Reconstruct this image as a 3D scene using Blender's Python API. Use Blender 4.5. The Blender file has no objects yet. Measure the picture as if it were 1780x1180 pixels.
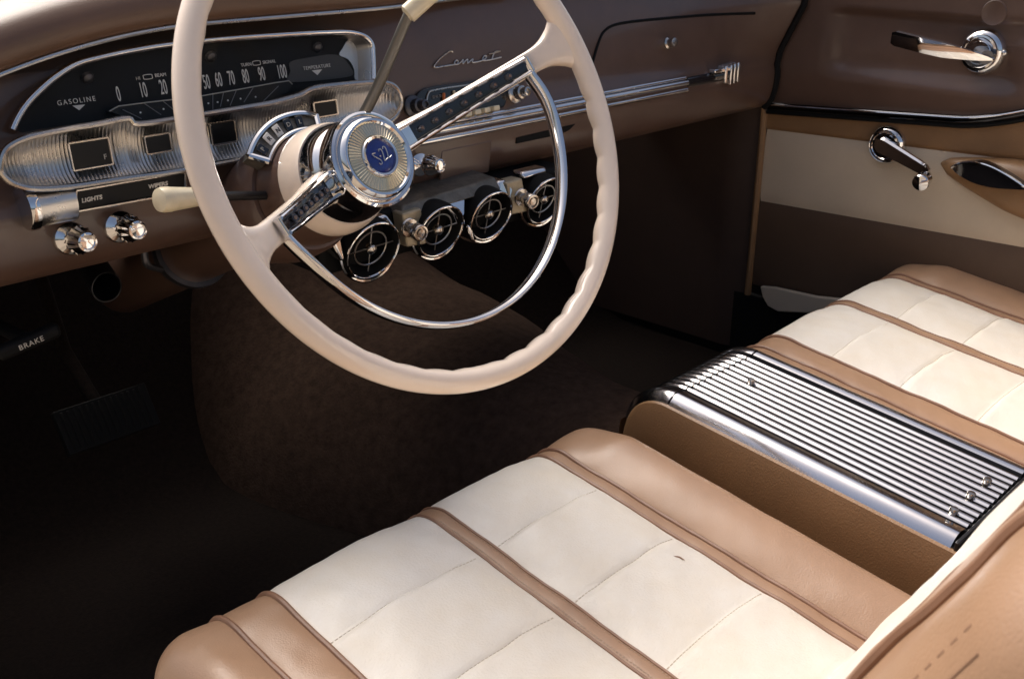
import bpy, bmesh, math, random
from math import sin, cos, pi, radians, sqrt, atan2
from mathutils import Vector, Matrix
V = Vector
random.seed(4)
SC = bpy.context.scene
COL = SC.collection

# ------------------------------------------------------------------ camera
CAM = V((-0.53744, -0.63232, 0.78803))
PITCH, YAW, ROLL, FPX = radians(22.985), radians(45.10), radians(-0.152), 1777.3
_f = V((cos(YAW)*cos(PITCH), sin(YAW)*cos(PITCH), -sin(PITCH)))
_r0 = V((sin(YAW), -cos(YAW), 0)); _u0 = _r0.cross(_f)
_r = _r0*cos(ROLL) + _u0*sin(ROLL); _u = _u0*cos(ROLL) - _r0*sin(ROLL)
cd = bpy.data.cameras.new('camera'); cam = bpy.data.objects.new('camera', cd); COL.objects.link(cam)
cd.sensor_width = 36.0; cd.lens = 36.0*FPX/1780.0; cd.clip_start = 0.02; cd.clip_end = 2000
cam.matrix_world = Matrix(((_r.x, _u.x, -_f.x, CAM.x), (_r.y, _u.y, -_f.y, CAM.y), (_r.z, _u.z, -_f.z, CAM.z), (0, 0, 0, 1)))
cd.dof.use_dof = True; cd.dof.focus_distance = 0.98; cd.dof.aperture_fstop = 26
SC.camera = cam
def at(px, py, n, c):
    """measured photo point -> point on the real plane n.p = c"""
    d = _r*((px-890)/FPX) - _u*((py-590)/FPX) + _f
    n = V(n); return CAM + d*((c - n.dot(CAM))/n.dot(d))

# ------------------------------------------------------------------ sky, sun, exposure
SUN_EL, SUN_AZ = radians(55), radians(4)        # azimuth from +Y (car forward) towards +X
w = bpy.data.worlds.new('World'); SC.world = w; w.use_nodes = True
nt = w.node_tree; bg = nt.nodes['Background']
sky = nt.nodes.new('ShaderNodeTexSky'); sky.sky_type = 'NISHITA'; sky.sun_disc = False
sky.sun_elevation = SUN_EL; sky.sun_rotation = SUN_AZ; sky.dust_density = 7.0; sky.air_density = 0.85; sky.ozone_density = 0.5
nt.links.new(sky.outputs[0], bg.inputs[0]); bg.inputs[1].default_value = 0.125
sl = bpy.data.lights.new('sun', 'SUN'); so = bpy.data.objects.new('sun', sl); COL.objects.link(so)
sl.energy = 2.0; sl.angle = radians(34); sl.color = (1.0, 0.965, 0.92)
sd = V((sin(SUN_AZ)*cos(SUN_EL), cos(SUN_AZ)*cos(SUN_EL), sin(SUN_EL)))
so.rotation_euler = (-sd).to_track_quat('-Z', 'Y').to_euler(); so.location = sd*5
vs = SC.view_settings; vs.view_transform = 'Standard'; vs.look = 'None'; vs.gamma = 1; vs.exposure = 0.34; vs.use_curve_mapping = False
SC.cycles.max_bounces = 10; SC.cycles.glossy_bounces = 6; SC.cycles.caustics_reflective = False; SC.cycles.caustics_refractive = False
SC.cycles.use_denoising = True; SC.cycles.sample_clamp_indirect = 4.0

# ------------------------------------------------------------------ materials
def mat(name, col, rough=0.5, metal=0.0, coat=0.0, coat_rough=0.1, grain=0.0, grain_scale=900, vary=0.0, vary_scale=9, spec=0.5, rough_vary=0.0, wrinkle=0.0, wrinkle_scale=38, stain=None):
    m = bpy.data.materials.new(name); m.use_nodes = True; t = m.node_tree; b = t.nodes['Principled BSDF']
    b.inputs['Base Color'].default_value = (*col, 1); b.inputs['Roughness'].default_value = rough
    b.inputs['Metallic'].default_value = metal; b.inputs['Coat Weight'].default_value = coat
    b.inputs['Coat Roughness'].default_value = coat_rough; b.inputs['Specular IOR Level'].default_value = spec
    tc = t.nodes.new('ShaderNodeTexCoord')
    if vary or rough_vary:
        n = t.nodes.new('ShaderNodeTexNoise'); n.inputs['Scale'].default_value = vary_scale; n.inputs['Detail'].default_value = 6; n.inputs['Roughness'].default_value = 0.65
        t.links.new(tc.outputs['Object'], n.inputs['Vector'])
        if vary:
            mx = t.nodes.new('ShaderNodeMix'); mx.data_type = 'RGBA'
            mx.inputs['A'].default_value = (*[c*(1-vary) for c in col], 1); mx.inputs['B'].default_value = (*(stain if stain else [min(1, c*(1+vary)) for c in col]), 1)
            mr = t.nodes.new('ShaderNodeMapRange'); mr.inputs[1].default_value = 0.3; mr.inputs[2].default_value = 0.7
            t.links.new(n.outputs[0], mr.inputs[0]); t.links.new(mr.outputs[0], mx.inputs[0]); t.links.new(mx.outputs['Result'], b.inputs['Base Color'])
        if rough_vary:
            mr = t.nodes.new('ShaderNodeMapRange'); mr.inputs[1].default_value = 0.3; mr.inputs[2].default_value = 0.7
            mr.inputs[3].default_value = max(0.02, rough-rough_vary); mr.inputs[4].default_value = rough+rough_vary
            t.links.new(n.outputs[0], mr.inputs[0]); t.links.new(mr.outputs[0], b.inputs['Roughness'])
    if grain:
        g = t.nodes.new('ShaderNodeTexNoise'); g.inputs['Scale'].default_value = grain_scale; g.inputs['Detail'].default_value = 3
        t.links.new(tc.outputs['Object'], g.inputs['Vector'])
        bp = t.nodes.new('ShaderNodeBump'); bp.inputs['Strength'].default_value = grain; bp.inputs['Distance'].default_value = 0.001
        t.links.new(g.outputs[0], bp.inputs['Height']); t.links.new(bp.outputs[0], b.inputs['Normal'])
        if wrinkle:
            g2 = t.nodes.new('ShaderNodeTexNoise'); g2.inputs['Scale'].default_value = wrinkle_scale; g2.inputs['Detail'].default_value = 4; g2.inputs['Distortion'].default_value = 0.6
            t.links.new(tc.outputs['Object'], g2.inputs['Vector']); b2 = t.nodes.new('ShaderNodeBump'); b2.inputs['Strength'].default_value = wrinkle; b2.inputs['Distance'].default_value = 0.006
            t.links.new(g2.outputs[0], b2.inputs['Height']); t.links.new(b2.outputs[0], bp.inputs['Normal'])
    return m
M = {}
M['chrome'] = mat('chrome', (0.78, 0.77, 0.76), 0.06, 1.0, rough_vary=0.03, vary_scale=40)
M['worn_chrome'] = mat('worn_chrome', (0.55, 0.51, 0.46), 0.22, 1.0, rough_vary=0.08, vary_scale=60)
M['satin'] = mat('satin_metal', (0.62, 0.60, 0.57), 0.30, 1.0, rough_vary=0.08, vary_scale=30)
M['gold'] = mat('pale_gold_metal', (0.70, 0.62, 0.46), 0.28, 1.0)
M['dark_metal'] = mat('dark_metal', (0.10, 0.10, 0.11), 0.35, 0.8)
M['black'] = mat('black_paint', (0.012, 0.012, 0.013), 0.35)
M['gloss_black'] = mat('gloss_black', (0.008, 0.008, 0.010), 0.10, coat=0.5, coat_rough=0.03)
M['window_black'] = mat('gauge_window_black', (0.006, 0.006, 0.006), 0.35, spec=0.3)
M['rubber'] = mat('black_rubber', (0.005, 0.005, 0.005), 0.7, spec=0.2)
M['dark_reflect_chrome'] = mat('chrome_dark_reflection', (0.06, 0.06, 0.065), 0.12, 1.0)  # chrome with its dark reflections put into the base colour
M['brown'] = mat('brown_paint', (0.108, 0.063, 0.045), 0.36, coat=0.5, coat_rough=0.10, rough_vary=0.05, vary=0.12, vary_scale=14, grain=0.10, grain_scale=700)
M['pad'] = mat('brown_pad_vinyl', (0.14, 0.08, 0.05), 0.30, grain=0.25, grain_scale=1100, vary=0.1, vary_scale=12)
M['column'] = mat('brown_column_paint', (0.105, 0.060, 0.043), 0.35, coat=0.3, vary=0.1, vary_scale=20, grain=0.06, grain_scale=900)
M['tan'] = mat('tan_vinyl', (0.370, 0.226, 0.138), 0.33, grain=0.28, grain_scale=750, vary=0.07, vary_scale=11, rough_vary=0.04, wrinkle=0.04)
M['tan_dark'] = mat('tan_vinyl_piping', (0.25, 0.135, 0.082), 0.40, grain=0.2, grain_scale=1500, vary=0.12, vary_scale=60)
M['ochre'] = mat('ochre_vinyl', (0.255, 0.142, 0.066), 0.42, grain=0.45, grain_scale=500, vary=0.10, vary_scale=14)
M['white'] = mat('cream_white_vinyl', (0.80, 0.76, 0.69), 0.44, grain=0.45, grain_scale=480, vary=0.02, vary_scale=14, rough_vary=0.05, wrinkle=0.10, wrinkle_scale=30, stain=(0.74, 0.67, 0.56))
M['door_cream'] = mat('cream_door_vinyl', (0.58, 0.48, 0.36), 0.45, grain=0.5, grain_scale=450, vary=0.05, vary_scale=10)
M['wheel'] = mat('cream_plastic', (0.90, 0.75, 0.61), 0.22, coat=0.6, coat_rough=0.06, vary=0.04, vary_scale=20)
M['ivory'] = mat('ivory_plastic', (0.78, 0.68, 0.47), 0.28, coat=0.3, vary=0.08, vary_scale=80)
M['carpet'] = mat('dark_brown_carpet_shaded', (0.010, 0.0065, 0.005), 0.95, grain=0.9, grain_scale=420, vary=0.45, vary_scale=160, spec=0.1)  # footwell shade put into the colour: near-black copy of the carpet
M['carpet_lit'] = mat('tunnel_carpet_lit', (0.047, 0.028, 0.019), 0.95, grain=1.0, grain_scale=260, vary=0.34, vary_scale=75, spec=0.1)  # same carpet where light reaches the tunnel, painted lighter
M['door_lower'] = mat('door_lower_vinyl', (0.094, 0.057, 0.036), 0.5, grain=0.5, grain_scale=450, vary=0.12)
M['kick'] = mat('kick_panel_vinyl', (0.055, 0.032, 0.023), 0.55, grain=0.4, grain_scale=900, vary=0.1)
M['rod'] = mat('grey_rod', (0.16, 0.15, 0.13), 0.38, 0.6, rough_vary=0.1, vary_scale=60)
M['ink'] = mat('white_lettering', (0.85, 0.82, 0.75), 0.5)
M['ink_dim'] = mat('worn_lettering', (0.52, 0.49, 0.43), 0.5)
M['grey_ink'] = mat('grey_tick', (0.22, 0.21, 0.20), 0.5)
M['blue'] = mat('blue_enamel', (0.006, 0.022, 0.20), 0.15, coat=0.8, coat_rough=0.03, vary=0.2, vary_scale=120)
M['dial'] = mat('dial_black', (0.010, 0.010, 0.010), 0.5, spec=0.2, rough_vary=0.15, vary_scale=20)
M['dial_sheen_grey'] = mat('dial_sheen_grey', (0.055, 0.052, 0.048), 0.4)
M['orange'] = mat('orange_pointer', (0.45, 0.12, 0.03), 0.4)
M['bracket'] = mat('grey_bracket', (0.17, 0.155, 0.13), 0.5, 0.7, grain=0.8, grain_scale=260, vary=0.3, vary_scale=60)
M['plate'] = mat('olive_beige_plate', (0.44, 0.37, 0.25), 0.38, 0.25, vary=0.2, vary_scale=50, rough_vary=0.1)
M['groove'] = mat('dark_groove', (0.05, 0.05, 0.055), 0.4, 0.3)
M['rib'] = mat('ribbed_chrome', (0.66, 0.65, 0.66), 0.15, 1.0, rough_vary=0.03, vary_scale=60)
M['tan_stitch'] = mat('tan_stitch', (0.29, 0.17, 0.105), 0.6)
M['thread'] = mat('stitch_thread', (0.42, 0.30, 0.21), 0.7)
M['thread_white'] = mat('pale_thread', (0.60, 0.52, 0.42), 0.7)
M['copper'] = mat('copper_tip', (0.45, 0.25, 0.15), 0.25, 1.0)
M['ground'] = mat('pale_bounce_ground', (0.36, 0.29, 0.21), 0.9, vary=0.2, vary_scale=2, grain=0.5, grain_scale=60)
def lens_mat():
    m = bpy.data.materials.new('clear_lens'); m.use_nodes = True; t = m.node_tree
    for n in list(t.nodes): t.nodes.remove(n)
    o = t.nodes.new('ShaderNodeOutputMaterial'); mx = t.nodes.new('ShaderNodeMixShader'); tr = t.nodes.new('ShaderNodeBsdfTransparent'); gl = t.nodes.new('ShaderNodeBsdfGlossy')
    tr.inputs[0].default_value = (0.93, 0.93, 0.93, 1); gl.inputs['Roughness'].default_value = 0.05; fr = t.nodes.new('ShaderNodeFresnel'); fr.inputs[0].default_value = 1.13
    t.links.new(fr.outputs[0], mx.inputs[0]); t.links.new(tr.outputs[0], mx.inputs[1]); t.links.new(gl.outputs[0], mx.inputs[2]); t.links.new(mx.outputs[0], o.inputs[0])
    return m
M['lens'] = lens_mat()

# ------------------------------------------------------------------ object helpers
ROOTLOC = {}
def thing(name, label, cat, loc=(0, 0, 0), group=None):
    o = bpy.data.objects.new(name, None); COL.objects.link(o); o.location = loc; o.empty_display_size = 0.05
    o['label'] = label; o['category'] = cat
    if group: o['group'] = group
    ROOTLOC[o] = V(loc); return o
class MB:
    def __init__(s): s.v = []; s.f = []; s.m = []; s.mats = []; s.cur = 0; s.flat = set()
    def use(s, m):
        if m not in s.mats: s.mats.append(m)
        s.cur = s.mats.index(m); return s
    def add(s, verts, faces, flat=False):
        b = len(s.v); s.v += [tuple(v) for v in verts]
        for f in faces:
            if flat: s.flat.add(len(s.f))
            s.f.append(tuple(i+b for i in f)); s.m.append(s.cur)
    def grid(s, rows, closed_u=False, closed_v=False, cap=False):
        nu, nv = len(rows), len(rows[0]); vs_ = [p for r in rows for p in r]; fs = []
        for i in range(nu if closed_u else nu-1):
            for j in range(nv if closed_v else nv-1):
                i2, j2 = (i+1) % nu, (j+1) % nv; fs.append((i*nv+j, i2*nv+j, i2*nv+j2, i*nv+j2))
        s.add(vs_, fs)
        if cap:
            s.add(rows[0], [tuple(range(nv))], True); s.add(rows[-1], [tuple(range(nv))], True)
    def tube(s, pts, r, closed=False, seg=10, ratio=1.0, up=None, cap=True):
        """r: number or function of 0..1; ratio: second radius / first; up fixes the first radius' direction"""
        pts = [V(p) for p in pts]; n = len(pts); rows = []; last = None
        for i, p in enumerate(pts):
            t = (pts[(i+1) % n] - pts[i-1]) if closed else (pts[min(i+1, n-1)] - pts[max(i-1, 0)])
            t.normalize()
            a = V(up(i) if callable(up) else up) if up is not None else (last if last is not None else (V((0, 0, 1)) if abs(t.z) < 0.9 else V((1, 0, 0))))
            a = (a - t*a.dot(t)); a.normalize(); last = a; b = t.cross(a)
            rr = r(i/max(1, n-1)) if callable(r) else r
            rows.append([p + a*(rr*cos(2*pi*k/seg)) + b*(rr*ratio*sin(2*pi*k/seg)) for k in range(seg)])
        s.grid(rows, closed, True, cap and not closed)
    def lathe(s, prof, c, axis, seg=32, ref=None, cap=True, wob=None):
        """prof: (radius, along axis)"""
        c = V(c); ax = V(axis).normalized(); a = V(ref) if ref is not None else (V((0, 0, 1)) if abs(ax.z) < 0.9 else V((1, 0, 0)))
        a = (a - ax*a.dot(ax)).normalized(); b = ax.cross(a); rows = []
        for k, (r, h) in enumerate(prof):
            rows.append([c + ax*h + (a*cos(2*pi*j/seg) + b*sin(2*pi*j/seg))*(r*(wob(k, j) if wob else 1)) for j in range(seg)])
        s.grid(rows, False, True, cap)
    def box(s, c, sx, sy, sz, X=(1, 0, 0), Y=(0, 1, 0), Z=(0, 0, 1), flat=True):
        c = V(c); X, Y, Z = V(X)*sx/2, V(Y)*sy/2, V(Z)*sz/2
        vs_ = [c + X*i + Y*j + Z*k for i in (-1, 1) for j in (-1, 1) for k in (-1, 1)]
        s.add(vs_, [(0, 1, 3, 2), (4, 6, 7, 5), (0, 4, 5, 1), (2, 3, 7, 6), (0, 2, 6, 4), (1, 5, 7, 3)], flat)
    def prism(s, poly, d, flat=True):
        """closed polygon of points pushed along d"""
        poly = [V(p) for p in poly]; d = V(d); n = len(poly)
        s.add(poly + [p + d for p in poly], [tuple(range(n)), tuple(range(2*n-1, n-1, -1))] + [(i, (i+1) % n, n+(i+1) % n, n+i) for i in range(n)], flat)
    def build(s, name, material=None, parent=None, bevel=0.0, seg=2, angle=40, kind=None, label=None, cat=None, weld=True, loc=None, group=None, subsurf=0):
        if parent is not None:
            L = ROOTLOC[parent]
        else:
            L = V(loc) if loc is not None else V((0, 0, 0))
        me = bpy.data.meshes.new(name); me.from_pydata([V(v)-L for v in s.v], [], s.f)
        mats = s.mats if s.mats else []
        if material is not None and not mats: mats = [material]
        for m in mats: me.materials.append(M[m])
        if s.mats: me.polygons.foreach_set('material_index', s.m)
        bm = bmesh.new(); bm.from_mesh(me)
        if weld: bmesh.ops.remove_doubles(bm, verts=bm.verts, dist=1e-6)
        bmesh.ops.recalc_face_normals(bm, faces=bm.faces)
        for f in bm.faces: f.smooth = True
        lim = radians(angle)
        for e in bm.edges:
            if len(e.link_faces) == 2 and e.calc_face_angle(0) > lim: e.smooth = False
        bm.to_mesh(me); bm.free()
        o = bpy.data.objects.new(name, me); COL.objects.link(o); ROOTLOC[o] = L
        if parent is not None: o.parent = parent
        else: o.location = L
        if bevel:
            b = o.modifiers.new('bevel', 'BEVEL'); b.width = bevel; b.segments = seg; b.limit_method = 'ANGLE'; b.angle_limit = radians(35)
        if subsurf:
            b = o.modifiers.new('subsurf', 'SUBSURF'); b.levels = subsurf; b.render_levels = subsurf
        if kind: o['kind'] = kind
        if label: o['label'] = label
        if cat: o['category'] = cat
        if group: o['group'] = group
        return o
def text(name, body, size, org, X, Y, material, parent, xs=1.0, ext=0.0003, align='CENTER', spacing=1.0, bold=0.0):
    cu = bpy.data.curves.new(name, 'FONT'); cu.body = body; cu.size = size; cu.extrude = ext; cu.align_x = align; cu.align_y = 'CENTER'; cu.space_character = spacing; cu.offset = bold
    tmp = bpy.data.objects.new('tmp_text', cu); me = bpy.data.meshes.new_from_object(tmp); bpy.data.objects.remove(tmp); bpy.data.curves.remove(cu)
    me.materials.clear(); me.materials.append(M[material]); me.name = name
    o = bpy.data.objects.new(name, me); COL.objects.link(o)
    X = V(X).normalized(); Y = V(Y).normalized(); Z = X.cross(Y).normalized(); L = V(org) - (ROOTLOC[parent] if parent else V((0, 0, 0)))
    mw = Matrix(((X.x*xs, Y.x, Z.x, L.x), (X.y*xs, Y.y, Z.y, L.y), (X.z*xs, Y.z, Z.z, L.z), (0, 0, 0, 1)))
    o.matrix_world = mw
    if parent: o.parent = parent; ROOTLOC[o] = ROOTLOC[parent]
    return o
def copy_tree(root, offset, label, group):
    r = root.copy(); COL.objects.link(r); r.location = root.location + V(offset); r['label'] = label; r['group'] = group
    def rec(src, dst):
        for ch in list(src.children):
            c = ch.copy(); COL.objects.link(c); c.parent = dst; rec(ch, c)
    rec(root, r); return r
def smooth_path(pts, n=8, closed=False):
    """Catmull-Rom through the points"""
    P = [V(p) for p in pts]; m = len(P); out = []
    for i in range(m if closed else m-1):
        p0 = P[(i-1) % m] if closed or i > 0 else P[0]*2 - P[1]
        p1, p2 = P[i], P[(i+1) % m]
        p3 = P[(i+2) % m] if closed or i+2 < m else P[-1]*2 - P[-2]
        for k in range(n):
            t = k/n; out.append(0.5*((2*p1) + (p2-p0)*t + (2*p0-5*p1+4*p2-p3)*t*t + (3*p1-p0-3*p2+p3)*t**3))
    if not closed: out.append(P[-1])
    return out
def sstep(a, b, x):
    t = min(1, max(0, (x-a)/(b-a))); return t*t*(3-2*t)
def lerp(a, b, t): return a + (b-a)*t

# ================================================================== structure: floor, tunnel, firewall
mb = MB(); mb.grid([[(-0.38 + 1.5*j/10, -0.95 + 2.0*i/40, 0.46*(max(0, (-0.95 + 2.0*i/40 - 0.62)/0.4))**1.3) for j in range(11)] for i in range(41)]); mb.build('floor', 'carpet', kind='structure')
mb = MB(); rows = []
for i in range(81):
    y = lerp(-0.95, 1.02, i/80); fl = sstep(0.15, 0.60, y)
    xl, xr = lerp(0.19, 0.085, fl), lerp(0.60, 0.72, fl); zt = lerp(0.185, 0.222, fl) + 0.30*max(0, y-0.62)
    row = []
    for j in range(41):
        t = 2*j/40 - 1
        x = lerp(xl, xr, j/40); row.append((x, y, -0.004 + (zt+0.004)*(1-abs(t)**2.6)**0.8 + 0.003*sin(x*31+y*13)*sin(y*23-x*9)))
    rows.append(row)
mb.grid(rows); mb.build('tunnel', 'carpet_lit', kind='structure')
mb = MB()
mb.box((0.37, 1.03, 0.40), 1.5, 0.02, 0.9); mb.build('firewall', 'rubber', kind='structure')

mb = MB(); mb.add([(-400, -400, -0.36), (400, -400, -0.36), (400, 400, -0.36), (-400, 400, -0.36)], [(0, 1, 2, 3)], True); mb.build('ground', 'ground', kind='structure')  # unseen ground, added to bounce warm light into the cabin

# ================================================================== dashboard
dash = thing('dashboard', 'dark brown painted metal dashboard with padded top behind the steering wheel', 'dashboard', (0.36, 0.34, 0.48))
def dash_wrap(x, z):
    return -0.085*(max(0, x-0.80)/0.22)**2*min(1, max(0, (z-0.545)/0.10))
PROF = [(0.334, 0.687), (0.318, 0.645), (0.308, 0.60), (0.301, 0.568), (0.292, 0.551), (0.287, 0.538), (0.286, 0.525), (0.288, 0.505), (0.293, 0.488), (0.302, 0.477), (0.318, 0.472), (0.40, 0.474), (0.62, 0.48)]
PROF_S = smooth_path([(0, y, z) for y, z in PROF], 5)
xs_ = [-0.36 + 1.358*i/90 for i in range(91)]
def lip_drop(x): return -0.7*max(0, -0.03-x)**2 if x < -0.03 else 0
mb = MB()
split = 26
top_rows = [[V((x, p.y + dash_wrap(x, p.z), p.z + (lip_drop(x) if k < 4 else 0))) for k, p in enumerate(PROF_S[:split])] for x in xs_]
mb.grid(top_rows); mb.build('face_panel', 'brown', dash)
mb = MB(); mb.grid([[V((x, p.y + dash_wrap(x, p.z), p.z)) for p in PROF_S[split-1:]] for x in xs_]); mb.build('lower_panel', 'brown', dash)
# padded top
PAD = [(0.325, 0.683), (0.300, 0.684), (0.283, 0.6885), (0.276, 0.700), (0.280, 0.715), (0.298, 0.728), (0.34, 0.738), (0.46, 0.744), (0.62, 0.742), (0.80, 0.735)]
PAD_S = smooth_path([(0, y, z) for y, z in PAD], 6)
mb = MB(); rows = []
for x in xs_:
    over = 1 - sstep(0.16, 0.36, x)                       # the overhang fades towards the passenger side
    rows.append([V((x, p.y + (1-over)*(0.036 if p.y < 0.40 else 0.036*max(0, (0.62-p.y)/0.22)) + dash_wrap(x, p.z), p.z + lip_drop(x)*max(0, 1-max(0, p.y-0.34)/0.3))) for p in PAD_S])
mb.grid(rows); mb.build('top_pad', 'pad', dash)
mb = MB()
mb.tube([V((x, 0.2825 + (0.036*sstep(0.16, 0.36, x)), 0.6865 + lip_drop(x))) for x in [-0.34 + 0.76*i/70 for i in range(71)]], 0.0022, seg=8)
mb.build('edge_trim', 'satin', dash)
FN = V((0, 1, -0.235)); FC = 0.308 - 0.235*0.60            # the face plane
FU = V((0, 0.2288, 0.9735)); FX = V((1, 0, 0)); FOUT = V((0, -0.9735, 0.2288))
def face(px, py, out=0.0): return at(px, py, FN, FC - out*1.027)
# glovebox door seam + knob
def wrapped(p): return V((p.x, p.y + dash_wrap(p.x, p.z), p.z))
gb = [(1290, 22), (1200, 29), (1120, 36), (1072, 43), (1050, 55), (1040, 75), (1031, 105), (1020, 140)]
gpts = smooth_path([face(x, y, 0.0008) for x, y in gb], 6)
mb = MB(); mb.tube([wrapped(p) for p in gpts], 0.0021, seg=6); gseam = mb.build('glovebox_door_seam', 'rubber', dash)
c = wrapped(face(1160, 76)); mb = MB()
mb.lathe([(0.0085, 0), (0.0085, 0.002), (0.006, 0.004), (0.0055, 0.008), (0.0065, 0.010), (0.0068, 0.013), (0.006, 0.0145), (0.002, 0.015)], c, FOUT, 20); mb.build('glovebox_knob', 'worn_chrome', dash)
# chrome strip along the crease
mb = MB()
for dz, r in ((0.0095, 0.0028), (0.003, 0.0042), (-0.0075, 0.0036)):
    mb.tube([V((0.14 + 0.61*i/30, 0.2895 - (0.542-0.535)*0.2 - (0.0015 if dz < 0.005 else -0.0025), 0.540+dz)) for i in range(31)], r, seg=10)
mb.build('chrome_strip', 'chrome', dash)
mb = MB(); mb.tube([V((0.752 + 0.088*i/8, 0.290 + dash_wrap(0.752+0.088*i/8, 0.546), 0.5415)) for i in range(9)], 0.0085, seg=12, ratio=0.55, up=(0, 0, 1)); mb.build('painted_strip', 'gloss_black', dash)
mb = MB()
for k in range(3):
    x = 0.845 + 0.0095*k; mb.box((x, 0.281 + dash_wrap(x, 0.546), 0.5455 + 0.001*k), 0.0062, 0.020, 0.030)
mb.box((0.854, 0.287 + dash_wrap(0.854, 0.546), 0.5455), 0.030, 0.016, 0.026)
mb.box((0.826, 0.286, 0.553), 0.028, 0.012, 0.006)
mb.build('end_ornament', 'chrome', dash, bevel=0.0015)
# script nameplate
def script(pts2, n=6): return smooth_path([face(680 + x*280/1271.0, 60 + y*260/1180.0, 0.0025) for x, y in pts2], n)
mb = MB()
strokes = [[(486, 140), (470, 134), (440, 150), (390, 190), (352, 235), (340, 255), (360, 262), (430, 250), (500, 240), (520, 236), (528, 215), (515, 205), (500, 222), (505, 238), (530, 236), (556, 216), (568, 202), (566, 232), (590, 206), (604, 200), (604, 228), (630, 206), (645, 198), (642, 222), (690, 216), (735, 200), (752, 178), (738, 170), (722, 192), (730, 208), (770, 204), (800, 198), (868, 182)],
           [(845, 132), (820, 140), (805, 168), (796, 198)], [(772, 156), (820, 146), (860, 134)]]
for st in strokes: mb.tube(script(st), 0.00085, seg=6)
mb.build('script_nameplate', 'satin', dash)
# ash tray lid, slot vent
mb = MB(); LOW = V((0, 1, 0.0))
def low(px, py, y=0.286): return at(px, py, LOW, y)
a0, a1, a2, a3 = low(768, 262), low(856, 244), low(850, 300), low(765, 318)
mb.prism([a0, a1, a2, a3], (0, 0.004, 0)); mb.build('ashtray_lid', 'brown', dash, bevel=0.0015)
mb = MB(); q = [low(898, 240, 0.2855), low(1000, 216, 0.2855), low(990, 226, 0.2855), low(975, 234, 0.2855), low(898, 250, 0.2855)]
mb.prism(q, (0, 0.003, 0)); mb.build('slot_vent', 'rubber', dash)
# dash pull knobs (chrome, stepped and fluted)
def knob(parent, base, axis, s=1.0, name='pull_knob'):
    base = V(base); axis = V(axis).normalized()
    m1 = MB(); m1.lathe([(0.0155*s, -0.004), (0.0155*s, 0.001), (0.0145*s, 0.003), (0.010*s, 0.0055), (0.0065*s, 0.008), (0.005*s, 0.010), (0.005*s, 0.016), (0.0095*s, 0.0175), (0.0125*s, 0.0185), (0.0128*s, 0.022), (0.0118*s, 0.0235), (0.0085*s, 0.036), (0.0085*s, 0.039), (0.0068*s, 0.0395), (0.0060*s, 0.0375), (0.001*s, 0.037)],
                        base, axis, 32, wob=lambda k, j: (0.94 if j % 2 else 1.04) if 8 <= k <= 11 else 1)
    return m1.build(name, 'chrome', parent, angle=30)
KAX = V((0, -0.98, 0.12))
for px, py in ((122, 414), (208, 394)): knob(dash, low(px, py, 0.286), KAX)
knob(dash, low(728, 286, 0.288), KAX, 0.92, 'ignition_knob')
# scuffed flap below the panel
mb = MB(); mb.tube(smooth_path([at(250, 435, (0, 1, 0), 0.36), at(256, 460, (0, 1, 0), 0.36), at(280, 468, (0, 1, 0), 0.37)], 5), 0.004, seg=8); mb.build('wiring_loop', 'dark_metal', dash)

# ================================================================== instrument cluster
clu = thing('instrument_cluster', 'chrome-framed black speedometer cluster with ribbed silver gauge bar under the dash pad', 'gauge cluster', (0, 0.29, 0.60))
CN = V((0, 1, -0.22)); CC = 0.281 - 0.22*0.62; CU = V((0, 0.2149, 0.9766)); COUT = V((0, -0.9766, 0.2149))
def cl(px, py, out=0.0): return at(px, py, CN, CC - out*1.024)
out_px = [(22, 226), (32, 204), (48, 180), (72, 155), (98, 133), (130, 113), (165, 102), (230, 88), (300, 77), (400, 67), (500, 60), (580, 56), (612, 57), (634, 64), (646, 78), (649, 100), (650, 138)]
low_px = [(640, 142), (560, 152), (480, 172), (400, 187), (320, 200), (240, 205), (160, 213), (80, 224), (40, 232)]
top_edge = smooth_path([cl(x, y) for x, y in out_px], 5)
bot_edge = smooth_path([cl(x, y) for x, y in low_px], 4)
loop = top_edge + bot_edge
mb = MB(); mb.tube(top_edge, 0.0032, seg=10); mb.build('bezel', 'chrome', clu)
cx = sum((p for p in loop), V((0, 0, 0)))/len(loop)
DEP = 0.017
mb = MB()   # recess wall
mb.grid([[p, p - COUT*DEP*0.55 + (cx-p)*0.03, p - COUT*DEP + (cx-p)*0.05] for p in top_edge]); mb.build('recess_wall', 'satin', clu)
mb = MB(); mb.add([p - COUT*DEP + (cx-p)*0.03 for p in loop], [tuple(range(len(loop)))], True); mb.build('dial_face', 'dial', clu)
def dl(px, py, out=0.0): return cl(px, py, -DEP + out)
# grey lens sheen painted as a panel at the temperature end
gp = [(505, 108), (540, 100), (575, 95), (595, 100), (610, 118), (614, 130), (590, 136), (505, 143), (505, 125)]
mb = MB(); mb.prism(smooth_path([dl(x, y, 0.0016) for x, y in gp], 4, True), -COUT*0.001); mb.build('gauge_sheen', 'dial_sheen_grey', clu)
# silver end behind
ge = [(606, 70), (628, 72), (640, 90), (642, 135), (618, 139), (616, 122), (606, 104), (590, 96), (596, 84)]
mb = MB(); mb.prism(smooth_path([dl(x, y, 0.001) for x, y in ge], 3, True), -COUT*0.001); mb.build('end_reflector', 'satin', clu)
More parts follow.
